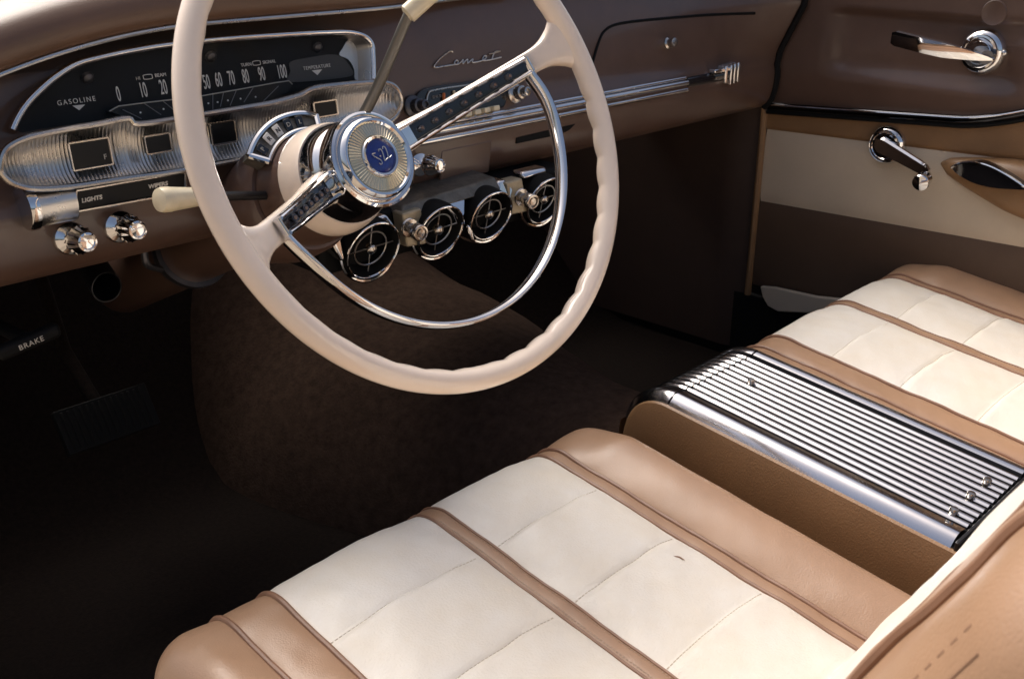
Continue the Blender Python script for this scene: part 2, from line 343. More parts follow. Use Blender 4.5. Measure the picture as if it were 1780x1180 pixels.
# black wedge below the numerals
wd = [(190, 194), (206, 185), (260, 178), (340, 169), (420, 155), (480, 144), (502, 141), (508, 147), (500, 160), (470, 176), (400, 190), (320, 204), (240, 211)]
wl_ = [dl(x, y, 0.009) for x, y in wd]
mb = MB(); mb.prism(wl_, -COUT*0.008); mb.build('scale_wedge', 'window_black', clu)
mb = MB(); mb.tube([dl(x, y, 0.0098) for x, y in wd[:8]], 0.0006, seg=5); mb.build('scale_line', 'ink_dim', clu)
mb = MB()
for (x0, y0, x1, y1) in ((213, 191, 246, 207), (250, 180, 280, 200), (284, 177, 304, 193), (370, 162, 370, 190), (389, 160, 383, 186), (411, 157, 400, 184), (440, 153, 424, 178), (484, 150, 458, 176)):
    mb = MB(); mb.tube([dl(x0, y0, 0.0096), dl(x1, y1, 0.0096)], 0.0005, seg=4); mb.build('tick_mark', 'grey_ink', clu)
mb = MB()
for x, y in ((244, 196), (284, 190), (362, 180), (378, 178), (396, 175), (418, 172), (444, 169)):
    mb = MB(); mb.lathe([(0.0009, 0), (0.0009, 0.0006)], dl(x, y, 0.0092), COUT, 10); mb.build('scale_dot', 'ink', clu)
for s_, (x, y) in {'0': (206, 164), '10': (249, 157), '20': (284, 152), '30': (315, 150), '40': (338, 148), '50': (359, 143), '60': (380, 139), '70': (402, 136), '80': (427, 133), '90': (455, 129), '100': (490, 125)}.items():
    text('lettering', s_, 0.0192, dl(x, y+1, 0.001), FX, CU, 'ink', clu, xs=0.38, bold=0.0001, spacing=1.05)
text('lettering', 'GASOLINE', 0.0062, dl(133, 176, 0.001), FX, CU, 'ink', clu, spacing=1.35, xs=0.95)
text('lettering', 'TEMPERATURE', 0.0052, dl(551, 117, 0.003), FX, CU, 'ink', clu, spacing=1.25, xs=0.85)
for x, y, dx in ((137, 188, 11), (551, 127, 9)):
    mb = MB(); mb.prism([dl(x-dx, y-4, 0.0028), dl(x+dx, y-6, 0.0028), dl(x+1, y+4, 0.0028)], -COUT*0.0005); mb.build('pointer_mark', 'ink', clu)
text('lettering', 'HI', 0.0046, dl(240, 137, 0.001), FX, CU, 'ink_dim', clu); text('lettering', 'BEAM', 0.0046, dl(279, 131, 0.001), FX, CU, 'ink', clu)
text('lettering', 'TURN', 0.0046, dl(428, 113, 0.001), FX, CU, 'ink', clu); text('lettering', 'SIGNAL', 0.0046, dl(468, 108, 0.001), FX, CU, 'ink', clu)
for x, y in ((257, 134), (446, 110)):
    c = dl(x, y, 0.001); mb = MB(); mb.tube([c + FX*(0.0048*(1 if -pi/2 < t < pi/2 else -1) if 0 else 0.0062*max(-0.72, min(0.72, cos(t)*1.2))) + CU*(0.0021*sin(t)) for t in [2*pi*k/24 for k in range(24)]], 0.0004, True, 5); mb.build('warning_lamp', 'ink', clu)
for x, y in ((152, 135), (366, 98), (551, 82)):      # little lamp hoods in the top of the recess
    mb = MB(); mb.lathe([(0.006, 0), (0.005, 0.003), (0.0025, 0.0045), (0.001, 0.0048)], dl(x, y, 0.001), COUT*0.8 - CU*0.6, 16); mb.build('lamp_hood', 'dark_metal', clu)
mb = MB(); mb.add([p - COUT*0.004 for p in loop], [tuple(range(len(loop)))], True); mb.build('lens', 'lens', clu)

# ribbed gauge bar
BN = V((0, 1, -0.10)); BC = 0.262 - 0.10*0.59; BU = V((0, 0.0995, 0.995)); BOUT = V((0, -0.995, 0.0995))
def br(px, py, out=0.0): return at(px, py, BN, BC - out*1.005)
bl0, brt = br(0, 290), br(698, 176)
tops = [(8, 262), (30, 246), (60, 236), (120, 224), (170, 216), (222, 206), (240, 216), (320, 205), (400, 192), (470, 180), (520, 166), (545, 154), (600, 147), (650, 143), (678, 146), (692, 158)]
bots = [(5, 305), (25, 320), (60, 328), (120, 325), (200, 313), (300, 299), (400, 281), (480, 264), (560, 247), (640, 226), (676, 212), (692, 196)]
tp = [br(x, y) for x, y in tops]; bp_ = [br(x, y) for x, y in bots]
def zof(pp, x):
    if x <= pp[0].x: return pp[0].z
    for a_, b_ in zip(pp, pp[1:]):
        if a_.x <= x <= b_.x: return lerp(a_.z, b_.z, (x-a_.x)/max(1e-9, b_.x-a_.x))
    return pp[-1].z
x0, x1 = bl0.x+0.002, brt.x-0.002
outline = smooth_path([bl0] + tp + [brt] + bp_[::-1], 4, True)
mb = MB(); mb.tube(outline, 0.0028, True, 8); mb.build('bar_frame', 'worn_chrome', clu)
N = 480; rows = []
for i in range(N+1):
    x = lerp(x0, x1, i/N); zt, zb = zof(tp, x), zof(bp_, x)
    e = min(1, min(x-x0, x1-x)/0.02); row = []
    dep = 0.013*sqrt(max(0.0, 1-(1-e)**2)) + 0.001
    rib = 0.0012*(1 if i % 4 < 2 else -1)
    for k in range(15):
        t = k/14; z = lerp(zt, zb, t); d = dep*(1-abs(2*t-1)**2.6)
        prof_rib = rib*min(1, 6*t, 6*(1-t))
        base = V((x, 0, z)); base.y = BC + 0.10*z
        row.append(base - BOUT*(d - prof_rib))
    rows.append(row)
mb = MB(); mb.grid(rows); mb.build('gauge_bar', 'satin', clu, angle=70)
for (ax, ay, w2, h2) in ((158, 268, 38, 20), (275, 250, 26, 13), (389, 231, 28, 17), (566, 189, 30, 12)):
    c = br(ax, ay, -0.004); wx = w2*0.00045; hz = h2*0.00055
    mb = MB(); cs_ = [c + FX*(sx*wx) + BU*(sz*hz) for sx, sz in ((-1, -1), (1, -1), (1, 1), (-1, 1))]
    mb.prism(cs_, -BOUT*0.006); wn = mb.build('gauge_window', 'window_black', clu)
    mb = MB(); cs2 = [c + BOUT*0.0004 + FX*(sx*(wx+0.0008)) + BU*(sz*(hz+0.0008)) for sx, sz in ((-1, -1), (1, -1), (1, 1), (-1, 1))]
    for a_, b_ in zip(cs2, cs2[1:]+cs2[:1]): mb.tube([a_, b_], 0.0010, seg=6)
    mb.build('window_frame', 'worn_chrome', wn)
    if ax == 158: text('lettering', 'F', 0.0065, br(183, 273, -0.0032), FX, BU, 'ink_dim', wn)
# lights and wipers panel with round drum
HN = V((0, 1, 0.25)); HC = 0.268 + 0.25*0.56; HU = V((0, -0.2425, 0.9701)); HOUT = V((0, -0.9701, -0.2425))
def hp(px, py, out=0.0): return at(px, py, HN, HC - out*1.03)
q = [hp(131, 331), hp(322, 298), hp(322, 333), hp(131, 367)]
mb = MB(); mb.prism(q, -HOUT*0.012); pn = mb.build('switch_panel', 'window_black', clu, bevel=0.001)
mb = MB()
for a_, b_ in zip(q, q[1:]+q[:1]): mb.tube([a_ + HOUT*0.001, b_ + HOUT*0.001], 0.0014, seg=6)
mb.build('panel_frame', 'worn_chrome', pn)
text('lettering', 'LIGHTS', 0.0058, hp(160, 346, 0.0006), FX, HU, 'ink', pn, bold=0.0002); text('lettering', 'WIPERS', 0.0058, hp(275, 322, 0.0006), FX, HU, 'ink', pn, bold=0.0002)
mb = MB(); c0, c1 = hp(48, 361, -0.006), hp(121, 347, -0.006); c1 = V((c1.x, c0.y, c0.z)); mb.lathe([(0.017, 0), (0.0185, 0.001), (0.0185, (c1-c0).length)], c0, c1-c0, 32); mb.build('switch_drum', 'satin', clu, label='pale silver round drum')
mb = MB(); mb.lathe([(0.012, -0.004), (0.0195, -0.004), (0.0205, -0.002), (0.0205, 0.004), (0.0185, 0.0045)], c0, c1-c0, 32); mb.build('drum_end_ring', 'chrome', clu)
mb = MB(); mb.box(V((c0.x*0.5+c1.x*0.5+0.004, 0.289, 0.538)), 0.044, 0.024, 0.022); mb.build('switch_housing', 'rubber', clu, bevel=0.004)

# ================================================================== radio
rad = thing('radio', 'small chrome-rimmed car radio with cream push buttons and orange pointer', 'radio', (0.30, 0.30, 0.575))
RN, RC = FN, FC
rq = [(722, 190), (724, 168), (742, 153), (800, 144), (868, 135), (884, 146), (880, 178), (868, 190), (800, 203), (742, 214)]
mb = MB(); lp = smooth_path([face(x, y, 0.004) for x, y in rq], 3, True); mb.prism(lp, -FOUT*0.012); mb.build('radio_body', 'gloss_black', rad, bevel=0.0015)
mb = MB(); mb.tube(smooth_path([face(x, y, 0.005) for x, y in ((740, 198), (744, 164), (760, 156), (820, 147), (866, 141))], 6), 0.0012, seg=6); mb.build('dial_rim', 'satin', rad)
mb = MB(); a_, b_ = face(771, 162, 0.0062), face(772, 176, 0.0062); mb.tube([a_, b_], 0.0020, seg=6); mb.build('pointer', 'orange', rad)
mb = MB(); mb.tube([face(789, 158, 0.0062), face(790, 166, 0.0062)], 0.0016, seg=6); mb.build('dial_mark', 'ivory', rad)
text('lettering', '55 60 70 80', 0.0048, face(762, 168, 0.0052), FX, FU, 'grey_ink', rad, xs=0.8)
for k in range(5):
    c = face(793 + 16.2*k, 202.5 - 3.4*k, 0.012); mb = MB(); mb.box(c, 0.0098, 0.014, 0.0062, FX, FOUT, FU); mb.build('push_button', 'ivory', rad, bevel=0.0012)
for px, py in ((716, 186), (893, 163)):
    mb = MB(); mb.lathe([(0.013, 0), (0.013, 0.004), (0.011, 0.006), (0.0085, 0.007), (0.0085, 0.016), (0.006, 0.017), (0.0055, 0.026), (0.0035, 0.0265), (0.003, 0.024), (0.0005, 0.024)], face(px, py), FOUT, 28, wob=lambda k, j: 0.95 if (j % 2 and 3 <= k <= 4) else 1); mb.build('tuning_knob', 'worn_chrome' if px > 800 else 'dark_metal', rad, angle=30)

# ================================================================== steering column
TIL = 0.42883; AX = V((0, -cos(TIL), sin(TIL))); WU = V((1, 0, 0)); WV = AX.cross(WU); WC = V((0, 0, 0.62))
def onax(d): return WC + AX*d
col = thing('steering_column', 'brown steering column with chrome gear quadrant behind the wheel hub', 'steering column', onax(-0.25))
mb = MB(); mb.lathe([(0.030, -0.160), (0.050, -0.166), (0.0515, -0.172), (0.052, -0.19), (0.052, -0.205)], WC, AX, 48, cap=False); mb.build('column_head', 'column', col)
mb = MB(); mb.lathe([(0.045, -0.2065), (0.055, -0.208), (0.058, -0.215), (0.060, -0.25), (0.054, -0.285), (0.043, -0.31), (0.040, -0.36), (0.040, -0.70)], WC, AX, 48, cap=False); mb.build('column_shroud', 'column', col)
mb = MB(); mb.lathe([(0.040, -0.47), (0.046, -0.47), (0.047, -0.476), (0.046, -0.482), (0.040, -0.482)], WC, AX, 40, cap=False); mb.build('column_clamp', 'dark_metal', col)
def colp(d, r, ang): return onax(d) + (WU*cos(radians(ang)) + WV*sin(radians(ang)))*r
# gear quadrant: an arched chrome frame with little windows
arc = [70 + 75*k/24 for k in range(25)]
mb = MB()
mb.tube([colp(-0.185, 0.071, a_) for a_ in arc], 0.0030, seg=8); mb.tube([colp(-0.178, 0.054, a_) for a_ in arc], 0.0024, seg=8)
for a_ in (70, 145): mb.tube([colp(-0.185, 0.071, a_), colp(-0.178, 0.054, a_)], 0.003, seg=8)
mb.build('quadrant_frame', 'chrome', col)
mb = MB(); mb.grid([[colp(-0.186, 0.070, a_), colp(-0.181, 0.055, a_), colp(-0.205, 0.050, a_), colp(-0.205, 0.068, a_)] for a_ in arc], False, True, True); mb.build('quadrant_plate', 'bracket', col)
for k, s_ in enumerate('PRNDL'):
    ang = 136 - 12*k; P0 = colp(-0.1825, 0.0625, ang); rd = (WU*cos(radians(ang)) + WV*sin(radians(ang)))
    tg = V((rd.cross(AX))); mb = MB(); mb.box(P0 + AX*0.0006, 0.0075, 0.011, 0.0015, tg, rd, AX); mb.build('quadrant_window', 'ink' if k in (1, 2) else 'gloss_black', col, bevel=0.0004)
    text('lettering', s_, 0.006, P0 + AX*0.0018, tg if tg.x > 0 else -tg, rd, 'black' if k in (1, 2) else 'ink_dim', col)
# gear lever
g0, g1, g2, g3 = V((0.030, 0.205, 0.535)), at(640, 185, (0, 1, 0), 0.155), at(712, 22, (0, 1, 0), 0.105), at(752, -14, (0, 1, 0), 0.095)
mb = MB(); mb.tube(smooth_path([g0, g1, g2], 8), lambda t: 0.0062-0.0012*t, seg=12); mb.build('gear_lever', 'rod', col)
mb = MB(); dg = (g3-g2).normalized(); mb.tube([g2-dg*0.004, g2-dg*0.002, g2+dg*0.004, g2+dg*0.02, g3+dg*0.03, g3+dg*0.034], lambda t: 0.0055 if t < 0.1 else 0.0088, seg=16); mb.build('lever_grip', 'ivory', col, label='pale cream lever grip')
# turn signal stalk
s0, s1, s2 = V((-0.044, 0.178, 0.542)), at(348, 342, (0, 1, 0), 0.155), at(290, 347, (0, 1, 0), 0.150)
mb = MB(); mb.tube([s0, s0 + V((-0.012, -0.004, 0.003)), s1], 0.0042, seg=12); mb.box(s0 + V((0.002, 0.0, 0.0)), 0.012, 0.02, 0.028); mb.build('signal_stalk', 'black', col)
ds = (s2-s1).normalized(); L_ = (s2-s1).length
mb = MB(); mb.lathe([(0.005, -0.002), (0.0072, 0.0), (0.0080, 0.004), (0.0100, L_*0.85), (0.0102, L_*0.9), (0.0106, L_*0.93), (0.0106, L_*1.12), (0.0096, L_*1.22), (0.0055, L_*1.27), (0.001, L_*1.28)], s1, ds, 30, wob=lambda k, j: (0.975 if j % 3 == 0 else 1.01) if 2 <= k <= 3 else 1); mb.build('signal_knob', 'ivory', col)

# ================================================================== steering wheel
whl = thing('steering_wheel', 'large cream steering wheel with chrome half horn ring and blue hub emblem', 'steering wheel', tuple(onax(-0.10)))
ROT = 17.0
def wp(r, ang, d=0.0): return WC + (WU*cos(radians(ang)) + WV*sin(radians(ang)))*r + AX*d
R0, RT = 0.2035, 0.0098
mb = MB(); rows = []; NS = 720
for i in range(NS):
    th = 360*i/NS; rel = (th - ROT + 180) % 360 - 180            # angle from the right spoke
    rr = V(WU*cos(radians(th)) + WV*sin(radians(th)))
    grip = sstep(8, 16, abs(rel))*(1-sstep(108, 116, abs(rel)))
    rel2 = (rel + 360) % 360 - 180
    grip = max(grip, sstep(8, 16, abs(rel2))*(1-sstep(60, 66, abs(rel2))))
    scal = abs(sin(radians(th)*180/8.2))                           # scallops behind the rim
    row = []
    for k in range(24):
        a_ = 2*pi*k/24; ca, sa = cos(a_), sin(a_)                  # ca: outwards, sa: towards the driver
        inner = sstep(0.1, 0.9, -ca*0.75 - sa*0.65)
        r_ = RT*(1.0 + 0.06*inner) - 0.0019*grip*inner*(1-scal)
        row.append(WC + rr*(R0 + r_*ca) + AX*(r_*1.04*sa))
    rows.append(row)
mb.grid(rows, True, True); mb.build('rim', 'wheel', whl, angle=60)
def spoke_d(r): return lerp(-0.002, -0.112, sstep(0.19, 0.035, r)*0.35 + 0.65*max(0, min(1, (0.19-r)/0.155)))
def loft(angle, stations, seg=28, ex=0.45):
    """stations: (r, half width, d centre, half thickness); super-elliptic sections"""
    rr = WU*cos(radians(angle)) + WV*sin(radians(angle)); tt = AX.cross(rr); rows = []
    for r, hw, d, ht in stations:
        row = []
        for k in range(seg):
            a_ = 2*pi*k/seg; ca, sa = cos(a_), sin(a_)
            row.append(WC + rr*r + tt*(hw*math.copysign(abs(ca)**ex, ca)) + AX*(d + ht*math.copysign(abs(sa)**ex, sa)))
        rows.append(row)
    return rows
for sgn in (0, 180):
    st = []
    for k in range(41):
        r = lerp(0.2025, 0.036, k/40)
        flare = 0.027*max(0, (r-0.162)/0.041)**3.0
        hw = 0.0108 + flare + 0.004*sstep(0.10, 0.04, r); ht = 0.0075 + 0.004*sstep(0.12, 0.04, r)
        st.append((r, hw, spoke_d(r) - 0.006*sstep(0.2, 0.185, r), ht))
    mb = MB(); mb.grid(loft(ROT+sgn, st, ex=0.55), False, True, True); sp = mb.build('spoke', 'wheel', whl, angle=50)
    # black insert with chrome rails and posts
    st = [(r, hw, spoke_d(r) + ht0, 0.004) for r, hw, ht0 in [(lerp(0.154, 0.046, k/22), lerp(0.0050, 0.0088, k/22), lerp(0.0045, 0.0095, k/22)) for k in range(23)]]
    mb = MB(); mb.grid(loft(ROT+sgn, st, ex=0.25), False, True, True); mb.build('spoke_insert', 'gloss_black', sp, angle=50)
    rr = WU*cos(radians(ROT+sgn)) + WV*sin(radians(ROT+sgn)); tt = AX.cross(rr)
    mb = MB()
    for s2 in (-1, 1):
        mb.tube([WC + rr*r + tt*(s2*(hw+0.0012)) + AX*(d+0.0022) for r, hw, d, _ in st], 0.0048, seg=10, ratio=0.5, up=tuple(AX))
    e = st[0]; mb.tube([WC + rr*(e[0]+0.001) + tt*(s2*(e[1]+0.002)) + AX*(e[2]+0.0022) for s2 in (-1, 1)], 0.0048, seg=10, ratio=0.55, up=tuple(AX))
    mb.build('insert_rail', 'chrome', sp)
    for k in range(7):
        r = 0.062 + 0.0123*k; mb = MB(); rad_ = 0.0029
        base = WC + rr*r + AX*(spoke_d(r) + lerp(0.0045, 0.0095, (0.154-r)/0.11) + 0.003)
        mb.use('dark_metal'); mb.lathe([(rad_, 0), (rad_, 0.0045), (rad_*0.9, 0.005)], base, AX, 16)
        mb.use('copper'); mb.lathe([(rad_*0.55, 0.0051), (rad_*0.5, 0.0056), (0.0002, 0.0057)], base, AX, 14)
        mb.build('insert_stud', None, sp)
# horn ring
angs = [ROT - 180*k/90 for k in range(91)]
mb = MB(); mb.tube([wp(0.1545 + 0.0025*sin(radians(ROT-a_)), a_, -0.013 - 0.009*(math.exp(-((ROT-a_)/9)**2) + math.exp(-((ROT-180-a_)/9)**2))) for a_ in angs], 0.0078, seg=14, ratio=0.42, up=tuple(AX)); mb.build('horn_ring', 'chrome', whl)
# hub
mb = MB(); mb.lathe([(0.030, -0.134), (0.047, -0.134), (0.0495, -0.140), (0.0515, -0.150), (0.052, -0.160), (0.0515, -0.1635), (0.040, -0.164)], WC, AX, 64); mb.build('hub_bell', 'wheel', whl)
mb = MB(); mb.lathe([(0.0462, -0.136), (0.0458, -0.130), (0.0438, -0.119), (0.0415, -0.112), (0.0395, -0.108), (0.0390, -0.094), (0.0385, -0.088)], WC, AX, 64, cap=False); mb.build('hub_skirt', 'chrome', whl)
mb = MB(); mb.lathe([(0.034, -0.089), (0.0415, -0.0885), (0.0428, -0.0865), (0.0425, -0.084), (0.0405, -0.0825), (0.0375, -0.083), (0.0365, -0.084)], WC, AX, 72); cap_ = mb.build('hub_cap', 'chrome', whl)
mb = MB(); mb.lathe([(0.0368, -0.086), (0.0366, -0.0815), (0.0355, -0.0775), (0.0338, -0.0755), (0.0318, -0.0755), (0.0300, -0.0775)], WC, AX, 72, cap=False); mb.build('inner_ring', 'chrome', cap_)
mb = MB(); mb.lathe([(0.0302, -0.0780), (0.0296, -0.0772), (0.0200, -0.0752), (0.0185, -0.0765)], WC, AX, 240, cap=False, wob=None)
rows = []
for j in range(240):
    a_ = 2*pi*j/240; rr = WU*cos(a_) + WV*sin(a_); bump = 0.0007*(1 if j % 4 < 2 else 0)
    rows.append([WC + rr*0.0301 + AX*(-0.0785), WC + rr*0.0297 + AX*(-0.0776+bump), WC + rr*0.0190 + AX*(-0.0756+bump), WC + rr*0.0182 + AX*(-0.0775)])
mb = MB(); mb.grid(rows, True, False); mb.build('sunburst_ring', 'gold', cap_, angle=15)
mb = MB(); mb.lathe([(0.0188, -0.0778), (0.0184, -0.0735), (0.0172, -0.0722), (0.0154, -0.0728), (0.0148, -0.0745)], WC, AX, 64, cap=False); mb.build('emblem_ring', 'chrome', cap_)
mb = MB(); mb.lathe([(0.0150, -0.0745), (0.0115, -0.0734), (0.006, -0.0729), (0.0003, -0.0728)], WC, AX, 64, cap=False); mb.build('emblem_disc', 'blue', cap_)
ea = radians(ROT); EX = WU*cos(ea) + WV*sin(ea); EY = -WU*sin(ea) + WV*cos(ea); EO = onax(-0.0716)
def es(pts): return smooth_path([EO + EX*(x*0.001) + EY*(y*0.001) for x, y in pts], 6)
mb = MB()
mb.tube(es([(-5.2, 4.6), (-8.6, 5.2), (-7.6, 2.5), (-5.2, -0.5), (-3.6, -3.6), (-4.4, -5.9), (-6.2, -5.6), (-6.6, -4.2)]), 0.00045, seg=6)
mb.tube(es([(-2.6, 0.2), (-1.8, 0.2)]), 0.0006, seg=6)
for dx in (0, 5.0):
    mb.tube(es([(-1.0+dx, 4.0), (0.4+dx, 5.6), (2.0+dx, 4.8), (2.2+dx, 2.4), (1.2+dx, -1.2), (-0.2+dx, -4.6), (0.6+dx, -5.2), (2.4+dx, -4.9), (3.9+dx, -4.4)]), 0.00045, seg=6)
mb.build('emblem_lettering', 'satin', cap_)
# chrome brackets joining hub and inserts
for sgn in (0, 180):
    mb = MB(); mb.grid(loft(ROT+sgn, [(r, 0.0105+0.002*(0.062-r)/0.03, spoke_d(r)+0.008, 0.006) for r in (0.055, 0.047, 0.040, 0.032)], ex=0.2), False, True, True)
    mb.build('hub_bracket', 'chrome', whl, angle=50)

# ================================================================== air conditioner hanging under the dash
ac = thing('air_conditioner', 'row of four round black air vents with chrome rings hung under the dash', 'air vents', (0.26, 0.27, 0.44))
VY = 0.235; VAX = V((-0.10, -0.985, -0.05)).normalized()
def ay(px, py, y=VY): return at(px, py, (0, 1, 0), y)
mb = MB(); mb.box((0.26, 0.335, 0.443), 0.40, 0.15, 0.058); mb.build('vent_housing', 'rubber', ac, bevel=0.006)
b0, b1, b2, b3 = ay(700, 358, 0.25), ay(860, 308, 0.25), ay(872, 330, 0.24), ay(700, 378, 0.24)
mb = MB(); mb.prism([b0, b1, b2, b3], (0, 0.05, 0.004)); mb.build('mounting_bracket', 'bracket', ac, bevel=0.002)
VENTS = [((647, 434), 0.0350), ((764, 401), 0.0330), ((852, 374), 0.0325), ((947, 348), 0.0320)]
for (px, py), R in VENTS:
    c = ay(px, py)
    t2 = (VAX + V((0.06, 0.02, -0.24))).normalized()
    mb = MB(); ring = lambda ax_, R_, off: [c + ax_*off + (a1_*cos(2*pi*k/48) + b1_*sin(2*pi*k/48))*R_ for k in range(48)]
    a1_ = V((1, 0, 0)); a1_ = (a1_ - VAX*a1_.dot(VAX)).normalized(); b1_ = VAX.cross(a1_)
    c_keep = c; c = c + V((0.0025, 0, -0.0055)); mb.tube(ring(VAX, R*1.0, -0.012), 0.0024, True, 8); mb.build('outer_ring', 'chrome', ac); c = c_keep
    mb = MB(); mb.lathe([(R-0.001, -0.06), (R-0.001, -0.014), (R-0.003, -0.013)], c + V((0.0025, 0, -0.0055)), VAX, 48, cap=False); mb.build('vent_barrel', 'dark_reflect_chrome', ac)
    # tilted eyeball louvre
    a1_ = V((1, 0, 0)); a1_ = (a1_ - t2*a1_.dot(t2)).normalized(); b1_ = t2.cross(a1_)
    mb = MB(); mb.lathe([(R*0.86, -0.03), (R*0.97, -0.012), (R*0.985, -0.002), (R*0.94, 0.003), (R*0.90, 0.001), (R*0.84, -0.014), (R*0.80, -0.03)], c, t2, 48); lv = mb.build('louvre', 'rubber', ac)
    mb = MB(); mb.tube(ring(t2, R*0.975, 0.0028), 0.0014, True, 8); mb.build('louvre_rim', 'chrome', lv)
    mb = MB(); mb.lathe([(R*0.84, -0.020), (0.001, -0.0201)], c, t2, 40, cap=False); mb.build('duct_dark', 'rubber', lv)
    mb = MB(); mb.tube(ring(t2, R*0.60, -0.003), 0.00095, True, 6); mb.build('inner_ring', 'satin', lv)
    mb = MB()
    for k in range(4):
        dr = a1_*cos(pi/2*k + 0.06) + b1_*sin(pi/2*k + 0.06); mb.tube([c + dr*0.004 - t2*0.004, c + dr*(R*0.92) - t2*0.004], 0.0008, seg=5)
    mb.build('cross_bar', 'satin', lv)
    mb = MB(); mb.lathe([(0.0062, -0.006), (0.0062, 0.0), (0.005, 0.0015), (0.0003, 0.0035)], c, t2, 24); mb.build('vent_hub', 'worn_chrome', lv)
for q in ([(700, 372), (732, 362), (742, 424), (708, 430)], [(880, 318), (908, 310), (918, 368), (890, 374)]):
    mb = MB(); mb.prism([ay(x, y, 0.238) for x, y in q], (0, 0.02, 0)); mb.build('control_plate', 'plate', ac, bevel=0.002)
for px, py in ((712, 396), (906, 343)):
    c = ay(px, py, 0.237); mb = MB()
    mb.lathe([(0.0115, 0), (0.0105, 0.002), (0.006, 0.003), (0.006, 0.011), (0.009, 0.012), (0.0098, 0.014), (0.0098, 0.022), (0.0088, 0.0235), (0.0068, 0.0238), (0.0062, 0.021), (0.0048, 0.0212), (0.0045, 0.0235), (0.0005, 0.024)], c, VAX, 28); mb.build('control_knob', 'worn_chrome', ac)
# chrome saddles between the vents
def saddle(quad, d=0.022):
    m_ = MB(); m_.prism([ay(x, y, yy) for x, y, yy in quad], (0, d, 0)); m_.build('chrome_saddle', 'chrome', ac, bevel=0.003)
saddle([(768, 352, 0.245), (812, 338, 0.245), (806, 372, 0.236), (800, 400, 0.236), (790, 376, 0.236)])
saddle([(814, 392, 0.236), (820, 420, 0.236), (828, 424, 0.236), (822, 392, 0.236)])
saddle([(572, 408, 0.24), (592, 402, 0.24), (602, 452, 0.236), (594, 456, 0.236)])
saddle([(657, 378, 0.245), (672, 372, 0.245), (690, 398, 0.238), (694, 408, 0.238), (684, 412, 0.238), (672, 392, 0.24)])
saddle([(866, 316, 0.245), (880, 312, 0.245), (888, 330, 0.238), (890, 346, 0.238), (880, 352, 0.238), (868, 334, 0.24)])
saddle([(908, 300, 0.245), (950, 290, 0.245), (952, 300, 0.24), (912, 312, 0.24)], 0.02)

# ================================================================== passenger door
door = thing('car_door', 'passenger door with brown metal top, cream stripe, chrome handle and window crank', 'car door', (1.03, 0.0, 0.10))
DX = 1.02
def dp(px, py, x=DX): return at(px, py, (1, 0, 0), x)
def yfront(z):                                     # leading edge of the door follows the end of the dash
    if z <= PROF[-4][1]: return 0.306
    for (ya, za), (yb_, zb_) in zip(PROF[1:], PROF):
        if za <= z <= zb_: return lerp(ya, yb_, (z-za)/(zb_-za)) + dash_wrap(1.0, z)
    return PROF[0][0] + dash_wrap(1.0, z)
def beadz(y):
    return 0.4735 + 0.065*(0.30-y) + (0.9*(max(0, -0.02-y))**1.7)
# upper pressed-metal panel: height field towards the cabin
NY, NZ = 90, 50; rows = []
for i in range(NY+1):
    row = []
    for j in range(NZ+1):
        v_ = j/NZ; z = 0.0
        yb = lerp(0.305, -0.62, i/NY); zb = beadz(max(yb, -0.14)); z = lerp(zb, 0.70, v_)
        y = lerp(yfront(z), -0.62, i/NY)
        # pressed recess round the lock handle
        zc_lo, zc_hi = 0.547 + 0.00*y, 0.636
        ry = sstep(0.215, 0.165, y)*(1 - sstep(-0.075, -0.125, y)*0.999)
        rz = sstep(zc_lo-0.020, zc_lo+0.016, z)*(1-sstep(zc_hi-0.006, zc_hi+0.006, z))
        x = 1.004 + 0.009*ry*rz - 0.014*sstep(0.636, 0.655, z)*0 + 0.010*sstep(0.545, 0.475, z)*0.6
        row.append(V((x, y, z)))
    rows.append(row)
mb = MB(); mb.grid(rows); mb.build('upper_panel', 'brown', door)
def band(name, ztop, zbot, x, m, pad=0.004, y0=0.304, y1=-0.62, n=70, k=14):
    rs = []
    for i in range(n+1):
        y = lerp(y0, y1, i/n); zt, zb = ztop(y), zbot(y); row = []
        for j in range(k+1):
            t = j/k; z = lerp(zt, zb, t); row.append(V((x - pad*min(1, (1-abs(2*t-1)**8)), y, z)))
        rs.append(row)
    m_ = MB(); m_.grid(rs); return m_.build(name, m, door)
crt = lambda y: 0.4325 + 0.032*(0.31-y)
crb = lambda y: 0.306 + 0.034*(0.30-y)
band('tan_band', lambda y: beadz(max(y, -0.14))-0.004, crt, 1.018, 'ochre', 0.004)
band('cream_stripe', crt, crb, 1.018, 'door_cream', 0.003)
band('lower_band', crb, lambda y: 0.150 + 0.02*(0.28-y), 1.018, 'door_lower', 0.004)
mb = MB(); mb.box((1.056, -0.14, 0.37), 0.06, 0.94, 0.64); mb.build('door_core', 'rubber', door)
bead = [V((1.004, lerp(0.302, -0.20, k/50), beadz(lerp(0.302, -0.20, k/50)) + 0.0005)) for k in range(51)]
mb = MB(); mb.tube(bead, 0.0058, seg=12, ratio=0.8, up=(0, 0, 1)); mb.build('door_moulding', 'dark_reflect_chrome', door)  # chrome moulding, its dark reflection painted in
mb = MB(); mb.tube([p + V((-0.0042, 0, 0.0030)) for p in bead], 0.0015, seg=8); mb.build('chrome_bead', 'chrome', door)
mb = MB(); mb.tube([p + V((0.004, 0, -0.0095)) for p in bead], 0.0042, seg=8); mb.build('moulding_gasket', 'rubber', door)
seal = [V((0.999, yfront(z)-0.002, z)) for z in [0.472 + 0.23*k/30 for k in range(31)]]
mb = MB(); mb.tube(seal, 0.0058, seg=8); mb.build('door_seal', 'rubber', door)
